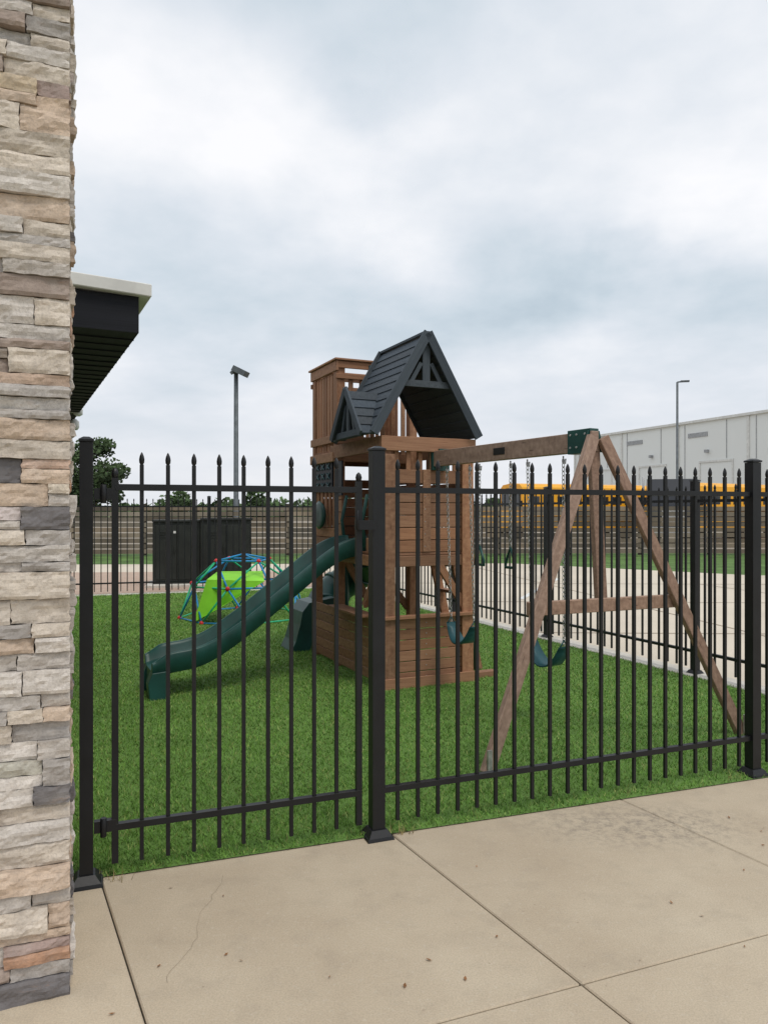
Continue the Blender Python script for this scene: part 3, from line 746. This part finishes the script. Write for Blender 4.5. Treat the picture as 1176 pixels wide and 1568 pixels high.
# ------------------------------------------------------------------ vehicles
M_yel=basic('bus_yellow',(.85,.40,.015),.4,0,2,.08,0,spec=.5);M_glass=basic('dark_glass',(.02,.025,.03),.1,0,2,.2,0,spec=.6);M_tire=basic('tyre',(.015,.015,.015),.9)
M_truck=basic('black_truck_paint',(.015,.018,.025),.3,0,2,.2,0,spec=.5)
def bus(o,dirv,name='school_bus'):
    e=empty(name,(o[0],o[1],0)); F=Fr(o,dirv); mb=MB()
    w=2.4; sec=[(0,.55),(0,2.6),(.06,2.95),(.3,3.12),(w/2,3.2),(w-.3,3.12),(w-.06,2.95),(w,2.6),(w,.55)]
    mb.prism([F.P(0,q,z) for q,z in sec],F.ea*8.8)
    F.box(mb,8.8,10.2,.2,w-.2,.6,1.75,col=(1,1,1)); F.box(mb,10.2,10.4,.1,w-.1,.5,.8,2,col=(1,1,1))
    for i in range(9):
        for q in (-.02,w): F.box(mb,.35+i*.92,1.03+i*.92,q,q+.02,2.0,2.45,1,col=(1,1,1))
    F.box(mb,8.8,8.83,.2,w/2-.03,1.8,2.62,1,col=(1,1,1)); F.box(mb,8.8,8.83,w/2+.03,w-.2,1.8,2.62,1,col=(1,1,1)); F.box(mb,-.02,0,.3,w-.3,1.6,2.5,1,col=(1,1,1))
    F.box(mb,8.8,8.86,.7,w-.7,2.76,2.92,2,col=(1,1,1))
    for z in (1.0,1.3,1.6):
        for q in (-.03,w+.001): F.box(mb,0,8.8,q,q+.029,z,z+.05,2,col=(1,1,1))
    for s in (1.8,9.2):
        for q in (0,w-.28): mb.lathe(F.P(s,q,.48),[(0,.3),(.0,.48),(.28,.48),(.28,.3)],18,2,axis=F.eb)
    for q in (-.35,w+.15): F.box(mb,9.0,9.1,q,q+.2,1.7,2.2,2,col=(1,1,1))
    mb.build('body',[M_yel,M_glass,M_tire],e,.02)
bus((14.9,46.5),(-.93,-.36)); bus((22.6,46),(-.85,-.52)); bus((27.5,52),(-.85,-.52))
def truck(o,dirv,name='semi_truck'):
    e=empty(name,(o[0],o[1],0)); F=Fr(o,dirv); mb=MB(); w=2.3
    mb.prism([F.P(x,0,z) for x,z in ((0,.7),(0,3.0),(.5,3.35),(1.6,3.3),(2.1,2.6),(2.4,1.9),(4.0,1.75),(4.2,1.4),(4.2,.6))],F.eb*w)
    F.box(mb,2.15,2.2,.2,w-.2,2.0,2.6,1,col=(1,1,1)); 
    for q in (-.02,w): F.box(mb,1.2,2.0,q,q+.02,1.9,2.6,1,col=(1,1,1))
    F.box(mb,4.2,4.35,.1,w-.1,.45,.85,3,col=(1,1,1)); F.box(mb,4.2,4.24,.6,w-.6,.95,1.65,3,col=(1,1,1)); F.box(mb,-3,0,.5,w-.5,.7,.95,2,col=(1,1,1))
    for s in (-2.2,-1.0,3.3):
        for q in (0,w-.3): mb.lathe(F.P(s,q,.5),[(0,.3),(.0,.5),(.3,.5),(.3,.3)],18,2,axis=F.eb)
    for q in (-.15,w+.15): mb.lathe(F.P(-.1,q,.8),[(0,.07),(2.7,.07)],10,3)
    for q in (-.35,w+.15): F.box(mb,2.3,2.4,q,q+.2,1.9,2.5,2,col=(1,1,1))
    mb.build('cab_and_chassis',[M_truck,M_glass,M_tire,M_chain],e,.02)
truck((14.3,41),(-.3,-.95))
# ------------------------------------------------------------------ trees
M_fol=basic('foliage',(.06,.10,.038),.8,0,.8,.4,0,rnd=True);M_bark=basic('bark',(.10,.075,.055),.9)
def leafquads(mb,c,rad,n,s):
    for _ in range(n):
        while True:
            u=V((random.uniform(-1,1),random.uniform(-1,1),random.uniform(-1,1)))
            if .35<u.length<1: break
        p=V(c)+V((u.x*rad[0],u.y*rad[1],u.z*rad[2])); a=V((random.gauss(0,1),random.gauss(0,1),random.gauss(0,1))).normalized()*s*random.uniform(.5,1.3)
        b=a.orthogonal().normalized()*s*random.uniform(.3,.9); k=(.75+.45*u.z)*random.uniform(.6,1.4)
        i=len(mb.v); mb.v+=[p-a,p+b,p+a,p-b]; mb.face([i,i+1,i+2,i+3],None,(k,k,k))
def tree(x,y,h,w,name='oak_tree'):
    e=empty(name,(x,y,0)); mb=MB(); mt=MB()
    mt.tube([(x,y,-.1),(x+.1,y,h*.25),(x-.05,y,h*.5),(x+.1,y,h*.85)],[h*.035,h*.028,h*.02,h*.006],8)
    for i in range(20):
        a=random.uniform(0,6.28); z=h*random.uniform(.34,.88); r=w*.5*random.uniform(.3,.8)*math.sin(math.pi*min(.95,(z/h-.15)/.9))
        c=(x+r*math.cos(a),y+r*math.sin(a),z); mt.tube([(x,y,z-h*.16),((x+c[0])/2,(y+c[1])/2,z-h*.04),c],[h*.012,h*.008,h*.003],6)
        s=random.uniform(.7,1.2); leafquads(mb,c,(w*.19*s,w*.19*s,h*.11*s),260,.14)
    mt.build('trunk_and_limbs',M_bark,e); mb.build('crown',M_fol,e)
tree(-19.6,50,6.9,5.0)
tree(-27,60,5.6,5)
mb=MB()
x=-110
while x<75:
    y=150+random.uniform(-12,12); hh=random.uniform(2.2,3.4)*(1.2 if random.random()<.2 else 1); w=random.uniform(2.5,6)
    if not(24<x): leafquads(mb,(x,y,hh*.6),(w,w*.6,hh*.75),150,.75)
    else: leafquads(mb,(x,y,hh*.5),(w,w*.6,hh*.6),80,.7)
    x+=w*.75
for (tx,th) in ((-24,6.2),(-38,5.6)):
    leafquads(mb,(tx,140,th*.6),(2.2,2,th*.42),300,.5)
mb.build('distant_tree_line',M_fol)
# ------------------------------------------------------------------ sky / light
w=bpy.data.worlds.new('World'); scene.world=w; w.use_nodes=True; nt=w.node_tree
bg=nt.nodes['Background']; 
sk=N(nt,'ShaderNodeTexSky'); sk.sky_type='NISHITA'; sk.sun_disc=False
tc=N(nt,'ShaderNodeTexCoord').outputs['Generated']
sp=N(nt,'ShaderNodeSeparateXYZ'); nt.links.new(tc,sp.inputs[0])
zc=N(nt,'ShaderNodeMath',operation='MAXIMUM'); nt.links.new(sp.outputs['Z'],zc.inputs[0]); zc.inputs[1].default_value=0
za=N(nt,'ShaderNodeMath',operation='ADD'); nt.links.new(zc.outputs[0],za.inputs[0]); za.inputs[1].default_value=.22
dx=N(nt,'ShaderNodeMath',operation='DIVIDE');dy=N(nt,'ShaderNodeMath',operation='DIVIDE')
nt.links.new(sp.outputs['X'],dx.inputs[0]);nt.links.new(sp.outputs['Y'],dy.inputs[0]);nt.links.new(za.outputs[0],dx.inputs[1]);nt.links.new(za.outputs[0],dy.inputs[1])
cb_=N(nt,'ShaderNodeCombineXYZ'); nt.links.new(dx.outputs[0],cb_.inputs[0]);nt.links.new(dy.outputs[0],cb_.inputs[1]); cb_.inputs[2].default_value=3.3
n1=nz(nt,cb_.outputs[0],1.9,8,.54); n2=nz(nt,cb_.outputs[0],.6,3,.5)
def madd(a,b_,op='ADD'):
    n=N(nt,'ShaderNodeMath',operation=op)
    for i,x in enumerate((a,b_)):
        if isinstance(x,(int,float)): n.inputs[i].default_value=x
        else: nt.links.new(x,n.inputs[i])
    return n.outputs[0]
Bv=madd(madd(madd(n1,-.5),1.25,'MULTIPLY'),madd(madd(n2,-.5),.35,'MULTIPLY')); Bv=madd(Bv,.66)
wn=N(nt,'ShaderNodeTexNoise'); wn.inputs['Scale'].default_value=4.5; wn.inputs['Detail'].default_value=7; nt.links.new(tc,wn.inputs['Vector'])
sc=N(nt,'ShaderNodeVectorMath',operation='MULTIPLY'); nt.links.new(tc,sc.inputs[0]); sc.inputs[1].default_value=(1,1,2.2)
wsub=N(nt,'ShaderNodeVectorMath',operation='MULTIPLY_ADD'); nt.links.new(wn.outputs['Color'],wsub.inputs[0]); wsub.inputs[1].default_value=(.40,.40,.40); nt.links.new(sc.outputs[0],wsub.inputs[2])
def blob(px,py,r,amp):
    global Bv
    d=V(((px-588)/1150,1,(784-py)/1150)).normalized(); c=V((d.x+.20,d.y+.20,d.z*2.2+.20))
    ds=N(nt,'ShaderNodeVectorMath',operation='DISTANCE'); nt.links.new(wsub.outputs[0],ds.inputs[0]); ds.inputs[1].default_value=c
    mr=N(nt,'ShaderNodeMapRange',interpolation_type='SMOOTHSTEP'); nt.links.new(ds.outputs['Value'],mr.inputs[0]); mr.inputs[1].default_value=0;mr.inputs[2].default_value=r;mr.inputs[3].default_value=amp;mr.inputs[4].default_value=0
    Bv=madd(Bv,mr.outputs[0])
blob(870,430,.20,-.42); blob(300,460,.36,-.26); blob(620,480,.26,-.24); blob(560,50,.24,-.22); blob(520,220,.30,.20); blob(1020,340,.25,.20); blob(180,150,.35,.14); blob(1100,560,.36,-.10); blob(900,120,.4,.06); blob(1000,470,.22,-.14)
hz=N(nt,'ShaderNodeMapRange',interpolation_type='SMOOTHSTEP'); nt.links.new(sp.outputs['Z'],hz.inputs[0]); hz.inputs[1].default_value=0.02;hz.inputs[2].default_value=.27;hz.inputs[3].default_value=1;hz.inputs[4].default_value=0
cr=N(nt,'ShaderNodeValToRGB'); nt.links.new(Bv,cr.inputs[0]); el=cr.color_ramp.elements
el[0].position=.0; el[0].color=(.40,.50,.58,1); el[1].position=.95; el[1].color=(.98,.98,1,1)
e_=el.new(.35); e_.color=(.59,.675,.745,1); e_=el.new(.60); e_.color=(.74,.79,.85,1)
c=mixc(nt,madd(hz.outputs[0],.70,'MULTIPLY'),cr.outputs[0],(.80,.81,.86))
scl=N(nt,'ShaderNodeVectorMath',operation='SCALE'); nt.links.new(c,scl.inputs[0]); scl.inputs['Scale'].default_value=10.0
fin=mixc(nt,.94,sk.outputs[0],scl.outputs[0]); nt.links.new(fin,bg.inputs[0]); bg.inputs[1].default_value=.105
L=bpy.data.lights.new('sun','SUN'); L.energy=1.5; L.angle=math.radians(18); L.color=(1,.94,.86)
so=bpy.data.objects.new('sun',L); scene.collection.objects.link(so)
sdv=V((.35,-.40,1.0)).normalized(); so.rotation_euler=sdv.to_track_quat('Z','Y').to_euler(); so.location=(0,0,20)
sk.sun_elevation=math.asin(sdv.z); sk.sun_rotation=math.atan2(sdv.x,sdv.y)
# ------------------------------------------------------------------ camera
cam=bpy.data.cameras.new('camera'); co=bpy.data.objects.new('camera',cam); scene.collection.objects.link(co)
co.location=(0,0,1.583); co.rotation_euler=(math.radians(90),0,0); cam.sensor_fit='VERTICAL'; cam.sensor_height=36; cam.lens=36*1150/1568; cam.clip_end=2000; cam.clip_start=.05
scene.camera=co
scene.view_settings.view_transform='Standard'; scene.view_settings.look='None'; scene.view_settings.exposure=0
